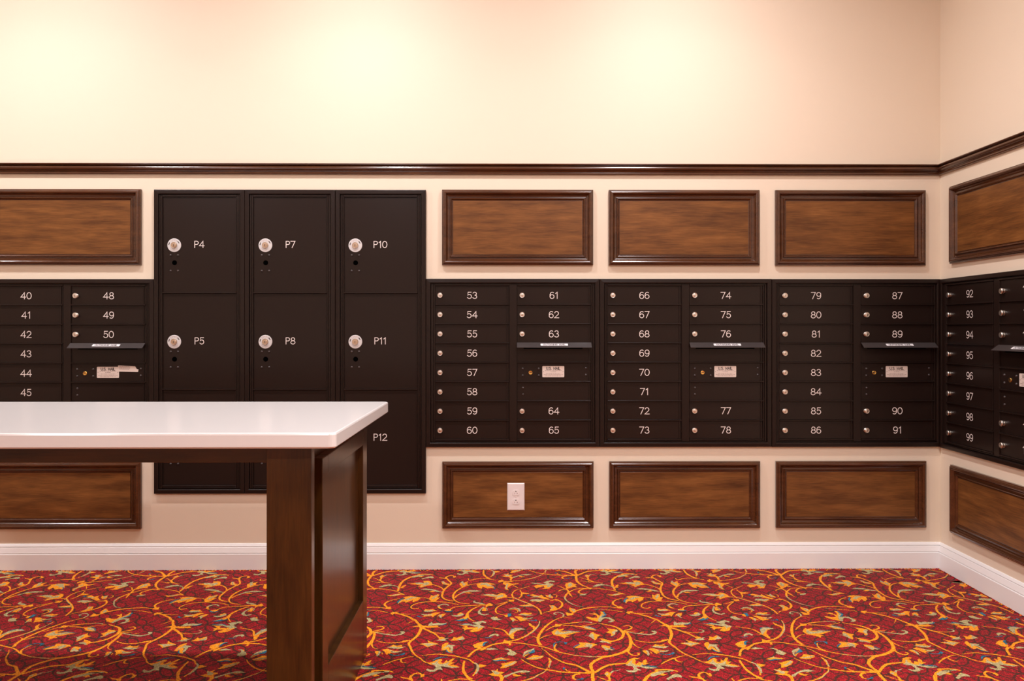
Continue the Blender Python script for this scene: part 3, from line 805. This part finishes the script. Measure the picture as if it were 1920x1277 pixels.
def make_carpet():
    rng = np.random.default_rng(3)
    LAYER = {'o': 0.0003, 'g': 0.0007, 'b': 0.0011}
    order = {'o': 0, 'g': 0, 'b': 0}
    MAT = {'o': 1, 'g': 2, 'b': 3}
    tv, tf, tm, tc = [], [], [], []          # verts, faces, material, owning stroke centre
    nv = 0
    for line in PATTERN.strip().splitlines():
        head, *rest = line.split()
        pts = [tuple(float(q) / 1000 for q in r.split(',')) for r in rest]
        col = head[0]
        order[col] += 1
        z = LAYER[col] + order[col] * 2e-6
        if len(head) > 1:
            w = [float(q) / 1000 for q in head[1:].split('/')]
            c = spline(pts, 0.003)
            n = len(c)
            t = np.linspace(0, 1, n)
            wid = np.interp(t, [0, 0.5, 1], w) * 0.5
            d = np.gradient(c, axis=0)
            d /= np.maximum(np.linalg.norm(d, axis=1, keepdims=True), 1e-9)
            nrm = np.stack((-d[:, 1], d[:, 0]), 1)
            a = c + nrm * (wid + rng.uniform(-0.0010, 0.0010, n))[:, None]
            b = c - nrm * (wid + rng.uniform(-0.0010, 0.0010, n))[:, None]
            vv = np.empty((2 * n, 2))
            vv[0::2], vv[1::2] = a, b
            tv.append(np.column_stack((vv, z + np.repeat(np.arange(n), 2) * 3e-7)))
            for k in range(n - 1):
                tf.append((nv + 2 * k, nv + 2 * k + 1, nv + 2 * k + 3, nv + 2 * k + 2))
                tm.append(MAT[col])
            nv += 2 * n
        else:
            p = np.array(pts + [pts[0]])
            q = []
            for s, e in zip(p, p[1:]):
                n = max(1, int(np.linalg.norm(e - s) / 0.0032))
                for k in range(n):
                    q.append(s + (e - s) * k / n)
            q = np.array(q) + rng.uniform(-0.0013, 0.0013, (len(q), 2))
            area = np.sum(q[:, 0] * np.roll(q[:, 1], -1) - q[:, 1] * np.roll(q[:, 0], -1))
            if area < 0:
                q = q[::-1]
            tv.append(np.column_stack((q, np.full(len(q), z))))
            tf.append(tuple(range(nv, nv + len(q))))
            tm.append(MAT[col])
            nv += len(q)
    tv = np.vstack(tv)
    x0, x1, y0, y1 = XL + 0.001, XR - 0.001, YF + 0.001, -0.001
    V, F, Mi = [], [], []
    V.append(np.array([(XL, YF, 0), (XR, YF, 0), (XR, 0, 0), (XL, 0, 0)], float))
    F.append((0, 1, 2, 3))
    Mi.append(0)
    base = 4
    for i in range(-8, 5):
        for j in range(-6, 4):
            o = i * TILE_A + j * TILE_B
            w = tv.copy()
            w[:, :2] += o
            if w[:, 0].max() < x0 or w[:, 0].min() > x1 or w[:, 1].max() < y0 or w[:, 1].min() > y1:
                continue
            inside = (w[:, 0] > x0) & (w[:, 0] < x1) & (w[:, 1] > y0) & (w[:, 1] < y1)
            w[:, 0] = np.clip(w[:, 0], x0, x1)
            w[:, 1] = np.clip(w[:, 1], y0, y1)
            V.append(w)
            for f, m in zip(tf, tm):
                if inside[list(f)].any():
                    F.append(tuple(base + k for k in f))
                    Mi.append(m)
            base += len(w)
    # ragged pile ends standing up against the baseboards
    tuf = []
    def tuft(x, y):
        nonlocal base
        r, h = rng.uniform(0.0022, 0.0036), rng.uniform(0.0015, 0.0045)
        jx, jy = rng.uniform(-0.002, 0.002, 2)
        q = [(x - r, y - r, 0), (x + r, y - r, 0), (x + r, y + r, 0), (x - r, y + r, 0), (x + jx, y + jy, h)]
        tuf.extend(q)
        m = 0 if rng.random() < 0.86 else 1
        for a, b in ((0, 1), (1, 2), (2, 3), (3, 0)):
            F.append((base + a, base + b, base + 4))
            Mi.append(m)
        base += 5
    for x in np.arange(-2.7, XR - 0.018, 0.0024):
        tuft(x, -0.0215 + rng.uniform(-0.002, 0.001))
    for y in np.arange(-1.6, -0.018, 0.0024):
        tuft(XR - 0.0215 + rng.uniform(-0.002, 0.001), y)
    V.append(np.array(tuf))
    me = bpy.data.meshes.new('floor')
    me.from_pydata(np.vstack(V).tolist(), [], F)
    for m in (M_C0, M_CO, M_CG, M_CB):
        me.materials.append(m)
    me.polygons.foreach_set('material_index', Mi)
    me.update()
    o = bpy.data.objects.new('floor', me)
    COL.objects.link(o)
    structure(o)
    # a slab of subfloor keeps the room closed below
make_carpet()

def run_profile(name, prof, mat, side):
    """moulding along the back wall or the right wall, mitred in the corner; prof = (w, z)"""
    mb = MB()
    k = mb.m(mat)
    n = len(prof)
    for w, z in prof:
        if side == 'back':
            mb.v += [(XL, -w, z), (XR - w, -w, z)]
        else:
            mb.v += [(XR - w, -w, z), (XR - w, YF, z)]
    for a in range(n):
        c = (a + 1) % n
        mb.f.append((2 * a, 2 * c, 2 * c + 1, 2 * a + 1))
        mb.mi.append(k)
    mb.f.append(tuple(2 * a for a in reversed(range(n))))
    mb.mi.append(k)
    mb.f.append(tuple(2 * a + 1 for a in range(n)))
    mb.mi.append(k)
    return structure(mb.build(name))

def rounded(cw, cz, rw, rz, a0, a1, n=6):
    return [(cw + rw * math.cos(R(a0 + (a1 - a0) * k / n)), cz + rz * math.sin(R(a0 + (a1 - a0) * k / n))) for k in range(n + 1)]

Z0 = 1.8125
RAIL = [(0.0, Z0)] + [(0.010, Z0)] + rounded(0.010, Z0 + 0.006, 0.004, 0.006, -90, 60, 5) + [(0.011, Z0 + 0.013)] \
     + [(0.0125, Z0 + 0.016)] + rounded(0.013, Z0 + 0.0275, 0.011, 0.0095, -70, 90, 8) + [(0.0125, Z0 + 0.038)] \
     + rounded(0.016, Z0 + 0.0450, 0.009, 0.0045, -90, 90, 6) + [(0.0, Z0 + 0.0498)]
RAIL_T = [(0.0, Z0 + 0.0498)]
run_profile('trim_1', RAIL, M_MOULD, 'back')
run_profile('trim_2', RAIL, M_MOULD, 'right')

BASE = [(0.0, 0.0), (0.016, 0.0), (0.016, 0.0722), (0.0145, 0.0742), (0.0105, 0.0752), (0.0105, 0.0776), (0.0138, 0.0788), (0.0132, 0.0800),
        (0.0085, 0.1020), (0.0075, 0.1032), (0.0048, 0.1038), (0.0048, 0.1058), (0.0080, 0.1068), (0.0072, 0.1084), (0.0030, 0.1178), (0.0, 0.1186)]
run_profile('baseboard_back', BASE, M_BASE, 'back')
run_profile('baseboard_right', BASE, M_BASE, 'right')

# ------------------------------------------------------------------ framed wood wall panels
PROF = [(0.0, 0.0005), (0.0, 0.0115), (0.0010, 0.0135), (0.0050, 0.0145), (0.0060, 0.0165)] \
     + [(0.0060 + 0.0140 * (0.5 - 0.5 * math.cos(R(a))), 0.0165 + 0.0060 * math.sin(R(a))) for a in (20, 45, 70, 90, 110, 135, 160)] \
     + [(0.0210, 0.0150), (0.0235, 0.0105), (0.0270, 0.0072), (0.0320, 0.0058), (0.0360, 0.0062)] \
     + [(0.0370 + 0.0034 * (1 - math.cos(R(a))), 0.0075 + 0.0046 * math.sin(R(a))) for a in (10, 40, 70, 100, 130, 160)] \
     + [(0.0455, 0.0060), (0.0475, 0.0046), (0.0500, 0.0046), (0.0510, 0.0052)]
PANEL_W = 0.6945
def wood_panel(u, z0, z1, side, label, group, width=PANEL_W):
    loc = (u, 0, 0) if side == 'back' else (XR, -u, 0)
    t = thing('wood_panel', label, 'wood panel', (loc[0], loc[1], z0), 0 if side == 'back' else R(-90), group)
    h = z1 - z0
    mb = MB()
    mb.rect_moulding(0, width, 0, h, PROF, M_MOULD)
    mb.build('frame', t)
    mb = MB()
    mb.box(0.0505, width - 0.0505, 0.0505, h - 0.0505, 0.0006, 0.0064, M_FIELD)
    mb.build('board', t)
    return t

UP, LO = (1.3962, 1.7430), (0.1880, 0.4945)
GU, GL = 'wood panels above the mailboxes', 'wood panels below the mailboxes'
wood_panel(-2.3835, *UP, 'back', 'brown wood panel left of the tall parcel lockers, above mailboxes 40 and 48', GU)
wood_panel(-0.3115, *UP, 'back', 'palest brown wood panel, next to the P10 locker and above mailboxes 53 and 61', GU)
wood_panel(0.4550, *UP, 'back', 'middle of the three upper wood panels between the lockers and the corner', GU)
wood_panel(1.2225, *UP, 'back', 'upper wood panel nearest the corner, over the bank with 79 and 87', GU)
wood_panel(0.0980, *UP, 'right', 'upper wood panel on the side wall beyond the corner, over mailbox 92', GU)
wood_panel(-2.3835, *LO, 'back', 'low dark wood panel seen beneath the white-topped table', GL)
wood_panel(-0.3100, *LO, 'back', 'low wood panel with the white electrical outlet on it', GL)
wood_panel(0.4575, *LO, 'back', 'middle of the three low wood panels between table leg and corner', GL)
wood_panel(1.2255, *LO, 'back', 'low dark wood panel on the back wall nearest the corner', GL)
wood_panel(0.1030, 0.1900, 0.4945, 'right', 'low dark wood panel on the side wall beyond the corner', GL)

# ------------------------------------------------------------------ outlet on the low panel
t = thing('wall_outlet', 'white duplex electrical outlet on the low wood panel right of the table', 'outlet', (0.0275, -0.0068, 0.333))
mb = MB()
mb.rect_moulding(-0.0395, 0.0395, -0.0625, 0.0625, [(0, 0), (0, 0.003), (0.0035, 0.006), (0.0395, 0.0064)], M_PLASTIC)
mb.box(-0.035, 0.035, -0.058, 0.058, 0.0005, 0.0058, M_PLASTIC)
mb.build('cover_plate', t)
mb = MB()
mb.lathe(0.0, -0.0025, [(0.0028, 0.006), (0.0028, 0.0072), (0.0, 0.0076)], M_PLASTIC, 14)
mb.box(-0.0022, 0.0022, -0.0030, -0.0020, 0.0074, 0.0078, M_INKL)
mb.build('screw', t)
for cz in (0.0185, -0.0225):
    mb = MB()
    pts = [(0.0165 * math.cos(R(a)), cz + max(-0.0125, min(0.0125, 0.0165 * math.sin(R(a))))) for a in range(0, 360, 12)]
    mb.poly_prism(pts, 0.0060, 0.0078, M_PLASTIC)
    mb.lathe(0.0, cz + 0.0070, [(0.0024, 0.0079), (0.0, 0.0080)], M_BLACK, 12)
    mb.box(-0.0062, -0.0048, cz - 0.0065, cz + 0.0010, 0.0077, 0.0080, M_INKL)
    mb.box(0.0050, 0.0064, cz - 0.0070, cz + 0.0010, 0.0077, 0.0080, M_INKL)
    mb.box(0.0064, 0.0092, cz - 0.0038, cz - 0.0022, 0.0077, 0.0080, M_INKL)
    mb.build('receptacle', t)

# ------------------------------------------------------------------ mailboxes
PITCH, ROW0 = 0.0886, 1.3016
COLU = (0.0370, 0.4132)
DOOR_W = 0.3393
BANK_W, BZ0, BZ1 = 0.7918, 0.5610, 1.3340

def cam_lock_mesh():
    mb = MB()
    mb.lathe(0, 0, [(0.0100, 0.0), (0.0100, 0.0035), (0.0088, 0.0040), (0.0092, 0.0085), (0.0116, 0.0110), (0.0119, 0.0132), (0.0110, 0.0143),
                    (0.0088, 0.0139), (0.0082, 0.0146), (0.0060, 0.0152), (0.0, 0.0155)], M_NICKEL, 26)
    mb.box(-0.0009, 0.0009, -0.0048, 0.0030, 0.0150, 0.0158, M_INK)
    me = mb.mesh('lock', True)
    return me

def rivet_mesh():
    mb = MB()
    mb.lathe(0, 0, [(0.0050, 0.0), (0.0048, 0.0016), (0.0037, 0.0032), (0.0018, 0.0041), (0.0, 0.0043)], M_BRONZE2, 14)
    return mb.mesh('rivet', True)

def brass_lock_mesh():
    mb = MB()
    mb.lathe(0, 0, [(0.0090, 0.0), (0.0090, 0.0020), (0.0080, 0.0030), (0.0062, 0.0026), (0.0, 0.0026)], M_BRASS, 22)
    mb.box(-0.0055, 0.0055, -0.0008, 0.0012, 0.0026, 0.0032, M_INK)
    return mb.mesh('brass_lock', True)

def tray(w, h, slot=False):
    """recessed mailbox face with its protruding bottom flange and right-hand fold; origin at the lower left"""
    mb = MB()
    mb.box(0, w, 0.0052, h - 0.0003, 0.0032, 0.0055, M_BRONZE)
    mb.box(0, w, 0.0002, 0.0052, 0.0032, 0.0128, M_BRONZE)
    mb.box(w - 0.0115, w - 0.0075, 0.0052, h - 0.0012, 0.0055, 0.0092, M_BRONZE)
    mb.box(w - 0.0020, w - 0.0002, 0.0052, h - 0.0012, 0.0055, 0.0092, M_BRONZE)
    mb.box(0.0, 0.0018, 0.0052, h - 0.0012, 0.0055, 0.0080, M_BRONZE)
    if slot:
        mb.box(0.030, w - 0.038, h - 0.0240, h - 0.0120, 0.0055, 0.0060, M_BLACK)
    return mb

ME_DOOR = tray(DOOR_W, PITCH).mesh('door')
ME_SLOT = tray(DOOR_W, PITCH, True).mesh('mail_slot')
ME_LOCK = cam_lock_mesh()
ME_RIVET = rivet_mesh()
ME_BRASS = brass_lock_mesh()

def number_mesh(s):
    mb = MB()
    write(mb, s, 0, 0, 0.0, 0.0290, 0.0032, M_WHITE)
    return mb.mesh('number')

def hood_mesh():
    w = DOOR_W + 0.002
    mb = MB()
    prof = [(0.0132, 0.0225), (0.0430, 0.0012), (0.0430, -0.0012), (0.0412, -0.0012), (0.0400, -0.0002), (0.0132, 0.0188)]
    k, n, i = 0, len(prof), mb.m(M_BRONZE2)
    for u in (0, w):
        mb.v += [(u, -a, b) for a, b in prof]
    for a in range(n):
        c = (a + 1) % n
        mb.f.append((a, c, n + c, n + a))
        mb.mi.append(i)
    mb.f.append(tuple(reversed(range(n))))
    mb.mi.append(i)
    mb.f.append(tuple(range(n, 2 * n)))
    mb.mi.append(i)
    return mb.mesh('outgoing_mail_hood')

def hood_label_mesh():
    """sticker lying on the sloping hood; built flat then tilted"""
    mb = MB()
    mb.poly_prism(rounded_rect(-0.0625, 0.0625, -0.0078, 0.0078, 0.002), 0.0, 0.0004, M_STICKW)
    write(mb, 'OUTGOING MAIL', 0, 0, 0.0006, 0.0094, 0.0021, M_INK, gap=0.26, squeeze=1.0)
    return mb.mesh('label')

def us_mail_mesh():
    mb = MB()
    mb.poly_prism(rounded_rect(-0.0505, 0.0505, -0.0255, 0.0255, 0.0035), 0.0, 0.0005, M_STICK)
    write(mb, 'U.S. MAIL', 0, 0.0155, 0.0008, 0.0118, 0.0023, M_INK, gap=0.22, squeeze=0.92)
    rr = random.Random(5)
    for v, hw, mt in ((0.0052, 0.038, M_INKL), (-0.0005, 0.012, M_INKL), (-0.0075, 0.033, M_INKL), (-0.0140, 0.044, M_INKL), (-0.0195, 0.036, M_INKL)):
        u = -hw
        while u < hw:
            l = rr.uniform(0.003, 0.009)
            mb.box(u, min(u + l, hw), v - 0.0008, v + 0.0008, 0.0005, 0.0008, mt)
            u += l + rr.uniform(0.0012, 0.003)
    for s in (-1, 1):
        mb.poly_prism([(s * 0.0450 - 0.0015, -0.0005), (s * 0.0450 + 0.0015, -0.0015), (s * 0.0450 + 0.001, 0.0015), (s * 0.0450 - 0.002, 0.0020)], 0.0005, 0.0008, M_INKL)
    return mb.mesh('label')

ME_HOOD, ME_HLAB, ME_USM = hood_mesh(), hood_label_mesh(), us_mail_mesh()
HOOD_TILT = math.atan2(0.0430 - 0.0132, 0.0225 - 0.0012)

TRIM = [(0.0, 0.0008), (0.0, 0.0120), (0.0015, 0.0150), (0.0160, 0.0165), (0.0195, 0.0160), (0.0205, 0.0148), (0.0205, 0.0040)]
def bank_frame(parent, left_trim=0.0, width=BANK_W):
    mb = MB()
    mb.box(0.004, width - 0.004, BZ0 + 0.004, BZ1 - 0.004, 0.0008, 0.0032, M_BRONZE)
    mb.rect_moulding(left_trim, width, BZ0, BZ1, TRIM, M_BRONZE)
    zt, zb = ROW0, ROW0 - 8 * PITCH
    for u0, u1 in ((left_trim + 0.0225, 0.0285), (0.0300, 0.0365), (0.3782, 0.4125), (0.7535, 0.7590), (0.7610, 0.7680)):
        if u1 - u0 > 0.001:
            mb.box(u0, u1, zb - 0.0060, zt + 0.0085, 0.0032, 0.0100, M_BRONZE)
    for c in COLU:
        mb.box(c, c + DOOR_W, zt + 0.0005, zt + 0.0085, 0.0032, 0.0112, M_BRONZE)
        mb.box(c, c + DOOR_W, zb - 0.0065, zb - 0.0012, 0.0032, 0.0090, M_BRONZE)
    return mb.build('frame', parent, bevel=0.0015)

ME_FLAP = None
def mailbox_bank(origin, rot, col1, col2, label, torn_sticker=False, left_trim=0.0, width=BANK_W):
    t = thing('mailbox_bank', label, 'mailboxes', origin, rot, 'banks of dark bronze mailboxes')
    bank_frame(t, left_trim, width)
    def door(c, k, num):
        d = put('door', ME_DOOR, t, (COLU[c], 0, ROW0 - (k + 1) * PITCH), bevel=0.0015)
        put('lock', ME_LOCK, d, (0.0230, -0.0055, 0.0452))
        put('number', number_mesh(num), d, (0.1695, -0.0062, 0.0450))
    for k, s in enumerate(col1):
        door(0, k, s)
    for k, s in zip((0, 1, 2, 6, 7), col2):
        door(1, k, s)
    z = lambda k: ROW0 - (k + 1) * PITCH
    put('mail_slot', ME_SLOT, t, (COLU[1], 0, z(3)), bevel=0.0015)
    h = put('outgoing_mail_hood', ME_HOOD, t, (COLU[1] - 0.001, 0, 1.0192), bevel=0.0005)
    lb = put('label', ME_HLAB, h, (DOOR_W / 2 + 0.001, -0.0281 - 0.0004, 0.01185 + 0.0004))
    lb.rotation_euler = (-HOOD_TILT, 0, 0)
    lb['label'] = 'white sticker reading OUTGOING MAIL'
    p = put('carrier_panel', ME_DOOR, t, (COLU[1], 0, z(4)), bevel=0.0015)
    for u, v in ((0.0262, 0.0625), (0.0262, 0.0310), (0.0995, 0.0625), (0.0995, 0.0310), (0.3165, 0.0650), (0.3165, 0.0335)):
        put('rivet', ME_RIVET, p, (u, -0.0055, v))
    put('brass_lock', ME_BRASS, p, (0.0620, -0.0055, 0.0440))['label'] = 'round brass lock'
    put('label', ME_USM, p, (0.1665, -0.0056, 0.0485))['label'] = 'silver sticker reading U.S. MAIL'
    if torn_sticker:
        mb = MB()
        mb.poly_prism([(0, 0), (0.090, -0.002), (0.092, 0.010), (0.084, 0.012), (0.077, 0.024), (-0.001, 0.0285)], 0.0, 0.0004, M_STICK)
        rr = random.Random(2)
        for v in (0.023, 0.019, 0.015, 0.011):
            u = 0.005
            while u < 0.050:
                l = rr.uniform(0.003, 0.008)
                mb.box(u, u + l, v - 0.0007, v + 0.0007, 0.0004, 0.0007, M_INKL)
                u += l + 0.002
        s = mb.build('torn_sticker', p, (0.2140, -0.0062, 0.0520))
        s['label'] = 'second sticker with torn corner'
    b = put('blank_panel', ME_DOOR, t, (COLU[1], 0, z(5)), bevel=0.0015)
    for v in (0.0630, 0.0325):
        put('rivet', ME_RIVET, b, (0.0270, -0.0055, v))
    return t

S = lambda a, b: [str(k) for k in range(a, b + 1)]
mailbox_bank((-2.4210, 0, -0.0025), 0, S(40, 47), S(48, 52), 'dark bronze mailbox bank partly hidden behind the table, numbered from 40 and 48', torn_sticker=True)
mailbox_bank((-0.3800, 0, 0), 0, S(53, 60), S(61, 65), 'dark bronze mailbox bank beside the P10 to P12 lockers, numbered 53 to 65', left_trim=-0.0050)
mailbox_bank((0.4128, 0, 0), 0, S(66, 73), S(74, 78), 'dark bronze mailbox bank between two others on the back wall, numbered 66 to 78')
mailbox_bank((1.2055, 0, -0.0008), 0, S(79, 86), S(87, 91), 'dark bronze mailbox bank on the back wall touching the corner, numbered 79 to 91', width=0.7840)
mailbox_bank((XR, -0.0320, -0.0022), R(-90), S(92, 99), S(100, 104), 'dark bronze mailbox bank on the side wall beyond the corner, starting at 92', left_trim=-0.0115)

# ------------------------------------------------------------------ parcel lockers
LW, LZ0, LZ1 = 0.4140, 0.3490, 1.7415
LD0, LDW, LDH, LTOP = 0.0385, 0.3370, 0.4425, 1.7083

def plate_lock_mesh():
    mb = MB()
    mb.lathe(0, 0, [(0.0312, 0.0), (0.0312, 0.0016), (0.0300, 0.0024), (0.0, 0.0024)], M_DISC, 40)
    for ch, a in zip('OPEN', (124, 101, 79, 56)):
        for st in text_lines(ch, 0.0085)[0]:
            c, s = math.cos(R(a - 90)), math.sin(R(a - 90))
            ox, oy = 0.0228 * math.cos(R(a)), 0.0228 * math.sin(R(a))
            mb.ribbon([(ox + x * c - y * s, oy + x * s + y * c) for x, y in st], 0.0010, 0.0027, M_GREYTXT)
    for a in (163, 35):
        c, s = math.cos(R(a + 90)), math.sin(R(a + 90))
        ox, oy = 0.0238 * math.cos(R(a)), 0.0238 * math.sin(R(a))
        q = [(-0.0060, -0.0018), (0.0060, -0.0018), (0.0060, 0.0018), (-0.0060, 0.0018)]
        mb.poly_prism([(ox + x * c - y * s, oy + x * s + y * c) for x, y in q], 0.0024, 0.0028, M_INK)
    for r in (0.0190, 0.0235):
        for a0 in range(214, 322, 18):
            mb.ribbon(arc(0, 0, r, r, a0, a0 + 11, 5), 0.0009, 0.0026, M_GREYTXT)
    return mb.mesh('lock_plate')

def cylinder_mesh():
    mb = MB()
    mb.lathe(0, 0, [(0.0140, 0.0), (0.0142, 0.0050), (0.0132, 0.0068), (0.0108, 0.0064), (0.0100, 0.0072), (0.0, 0.0078)], M_CYL, 28)
    mb.box(-0.0011, 0.0011, -0.0055, 0.0040, 0.0072, 0.0082, M_INK)
    return mb.mesh('lock_cylinder', True)

def hole_mesh():
    mb = MB()
    mb.lathe(0, 0, [(0.0112, 0.0), (0.0112, 0.0006), (0.0103, 0.0009), (0.0100, 0.0004), (0.0, 0.0002)], M_BLACK, 24)
    return mb.mesh('key_hole')

def locker_door_mesh():
    mb = MB()
    w, h = LDW, LDH
    mb.box(0, w, 0.0065, h - 0.0003, 0.0032, 0.0055, M_BRONZE)
    mb.box(0, w, 0.0004, 0.0065, 0.0032, 0.0128, M_BRONZE)
    mb.box(w - 0.0030, w - 0.0003, 0.0065, h - 0.0012, 0.0055, 0.0100, M_BRONZE)
    mb.box(0.0003, 0.0020, 0.0065, h - 0.0012, 0.0055, 0.0085, M_BRONZE)
    return mb.mesh('door')

ME_LD, ME_PL, ME_CYL, ME_HOLE = locker_door_mesh(), plate_lock_mesh(), cylinder_mesh(), hole_mesh()

def parcel_locker(x, nums, label, ox):
    t = thing('parcel_locker', label, 'parcel locker', (x, 0, 0), 0, 'columns of tall parcel lockers')
    mb = MB()
    mb.box(0.004, LW - 0.004, LZ0 + 0.004, LZ1 - 0.004, 0.0008, 0.0032, M_BRONZE)
    mb.rect_moulding(0, LW, LZ0, LZ1, [(d, w) for d, w in TRIM], M_BRONZE)
    zb = LTOP - 3 * LDH
    for u0, u1 in ((0.0230, 0.0300), (0.0312, 0.0375), (0.3765, 0.3825), (0.3838, 0.3910)):
        mb.box(u0, u1, zb - 0.008, LTOP + 0.0105, 0.0032, 0.0105, M_BRONZE)
    mb.box(LD0, LD0 + LDW, LTOP + 0.0006, LTOP + 0.0105, 0.0032, 0.0112, M_BRONZE)
    mb.box(LD0, LD0 + LDW, zb - 0.0080, zb - 0.0012, 0.0032, 0.0090, M_BRONZE)
    mb.build('frame', t, bevel=0.0015)
    for k, s in enumerate(nums):
        d = put('door', ME_LD, t, (LD0, 0, LTOP - (k + 1) * LDH), bevel=0.0015)
        cu, cv = ox - LD0, 0.2215
        pl = put('lock_plate', ME_PL, d, (cu, -0.0056, cv))
        pl['label'] = 'round white lock plate marked OPEN'
        put('lock_cylinder', ME_CYL, d, (cu, -0.0080, cv))
        for dx, dz in ((-0.0165, -0.0455), (0.0170, -0.0455), (-0.0165, -0.1170), (0.0170, -0.1170)):
            put('rivet', ME_RIVET, d, (cu + dx, -0.0055, cv + dz))
        put('key_hole', ME_HOLE, d, (cu + 0.0010, -0.0056, cv - 0.0800))
        put('number', number_mesh(s), d, (cu + 0.1150, -0.0062, cv + 0.0040))
    return t

parcel_locker(-1.6288, ('P4', 'P5', 'P6'), 'tall bronze parcel locker column numbered P4 and P5, leftmost of the three', 0.0905)
parcel_locker(-1.2145, ('P7', 'P8', 'P9'), 'tall bronze parcel locker column numbered P7 and P8, middle of the three', 0.0930)
parcel_locker(-0.7995, ('P10', 'P11', 'P12'), 'tall bronze parcel locker column numbered P10, P11 and P12', 0.0900)

# ------------------------------------------------------------------ table
def table():
    X1, X0 = -0.4170, -2.4600
    YB, YT = -CAM_D + 2.645, -CAM_D + 1.837        # rear edge, front edge
    ZT, TH = 0.8535, 0.0375
    t = thing('table', 'long table with white quartz top and dark stained wood panel leg', 'table', ((X0 + X1) / 2, (YB + YT) / 2, 0))
    ox, oy = t.location[0], t.location[1]
    # top with rounded corners and eased edges
    mb = MB()
    i = mb.m(M_QUARTZ)
    rings = []
    for d, z in ((0.004, ZT - TH), (0.0, ZT - TH + 0.004), (0.0, ZT - 0.005), (0.0015, ZT - 0.0015), (0.005, ZT)):
        pts = rounded_rect(X0 + d - ox, X1 - d - ox, YT + d - oy, YB - d - oy, 0.016, 6)
        rings.append((len(mb.v), len(pts)))
        mb.v += [(a, b, z) for a, b in pts]
    for (a, n), (b, _) in zip(rings, rings[1:]):
        for k in range(n):
            c = (k + 1) % n
            mb.f.append((a + k, a + c, b + c, b + k))
            mb.mi.append(i)
    a, n = rings[-1]
    mb.f.append(tuple(range(a, a + n)))
    mb.mi.append(i)
    a, n = rings[0]
    mb.f.append(tuple(reversed(range(a, a + n))))
    mb.mi.append(i)
    mb.build('tabletop', t)
    zu = ZT - TH
    y0, y1 = -CAM_D + 1.880 - oy, -CAM_D + 2.602 - oy    # front and rear of the leg
    def B(mb, x0, x1, a, b, z0, z1, mat):
        mb.box(x0 - ox, x1 - ox, z0, z1, -b, -a, mat)
    for s in (1, -1):
        xo = -0.4837 if s == 1 else X0 + 0.0667          # outer face
        X = lambda d: xo - s * d                         # d metres in from the outer face
        def bx(mb, d0, d1, a, b, z0, z1, mat):
            B(mb, min(X(d0), X(d1)), max(X(d0), X(d1)), a, b, z0, z1, mat)
        mb = MB()
        bx(mb, 0.0010, 0.1110, y0, y0 + 0.030, 0.0025, zu, M_LEG)
        bx(mb, 0.0260, 0.1000, y0 + 0.030, y1, 0.0025, zu, M_LEG)
        lg = mb.build('leg', t, bevel=0.0022, seg=3)
        # framed outer face
        f0, f1 = y0 + 0.108, y1
        zb, ztp, ZF = 0.207, 0.719, 0.768
        for a, e in ((f0, f0 + 0.060), (f1 - 0.066, f1)):
            mb = MB()
            bx(mb, 0.0, 0.0258, a, e, 0.0025, ZF, M_LEG)
            mb.build('stile', lg, bevel=0.002, seg=3)
        mb = MB()
        bx(mb, 0.0003, 0.0258, f0 + 0.0602, f1 - 0.0662, ztp, ZF, M_LEGH)
        mb.build('top_rail', lg, bevel=0.002, seg=3)
        mb = MB()
        bx(mb, 0.0003, 0.0258, f0 + 0.0602, f1 - 0.0662, 0.0025, zb, M_LEGH)
        mb.build('bottom_rail', lg, bevel=0.002, seg=3)
        mb = MB()
        bx(mb, 0.0170, 0.0257, f0 + 0.0604, f1 - 0.0664, zb + 0.0002, ztp - 0.0002, M_LEG)
        # sloping sticking round the inset board
        mb.build('inset_board', lg)
    mb = MB()
    B(mb, X0 + 0.178, -0.5950, y0 + 0.008, y0 + 0.030, zu - 0.0415, zu, M_LEGH)
    mb.build('front_apron', t, bevel=0.0015)
    mb = MB()
    B(mb, X0 + 0.178, -0.5950, y1 - 0.030, y1 - 0.008, zu - 0.0415, zu, M_LEGH)
    mb.build('rear_apron', t, bevel=0.0015)
    return t
table()
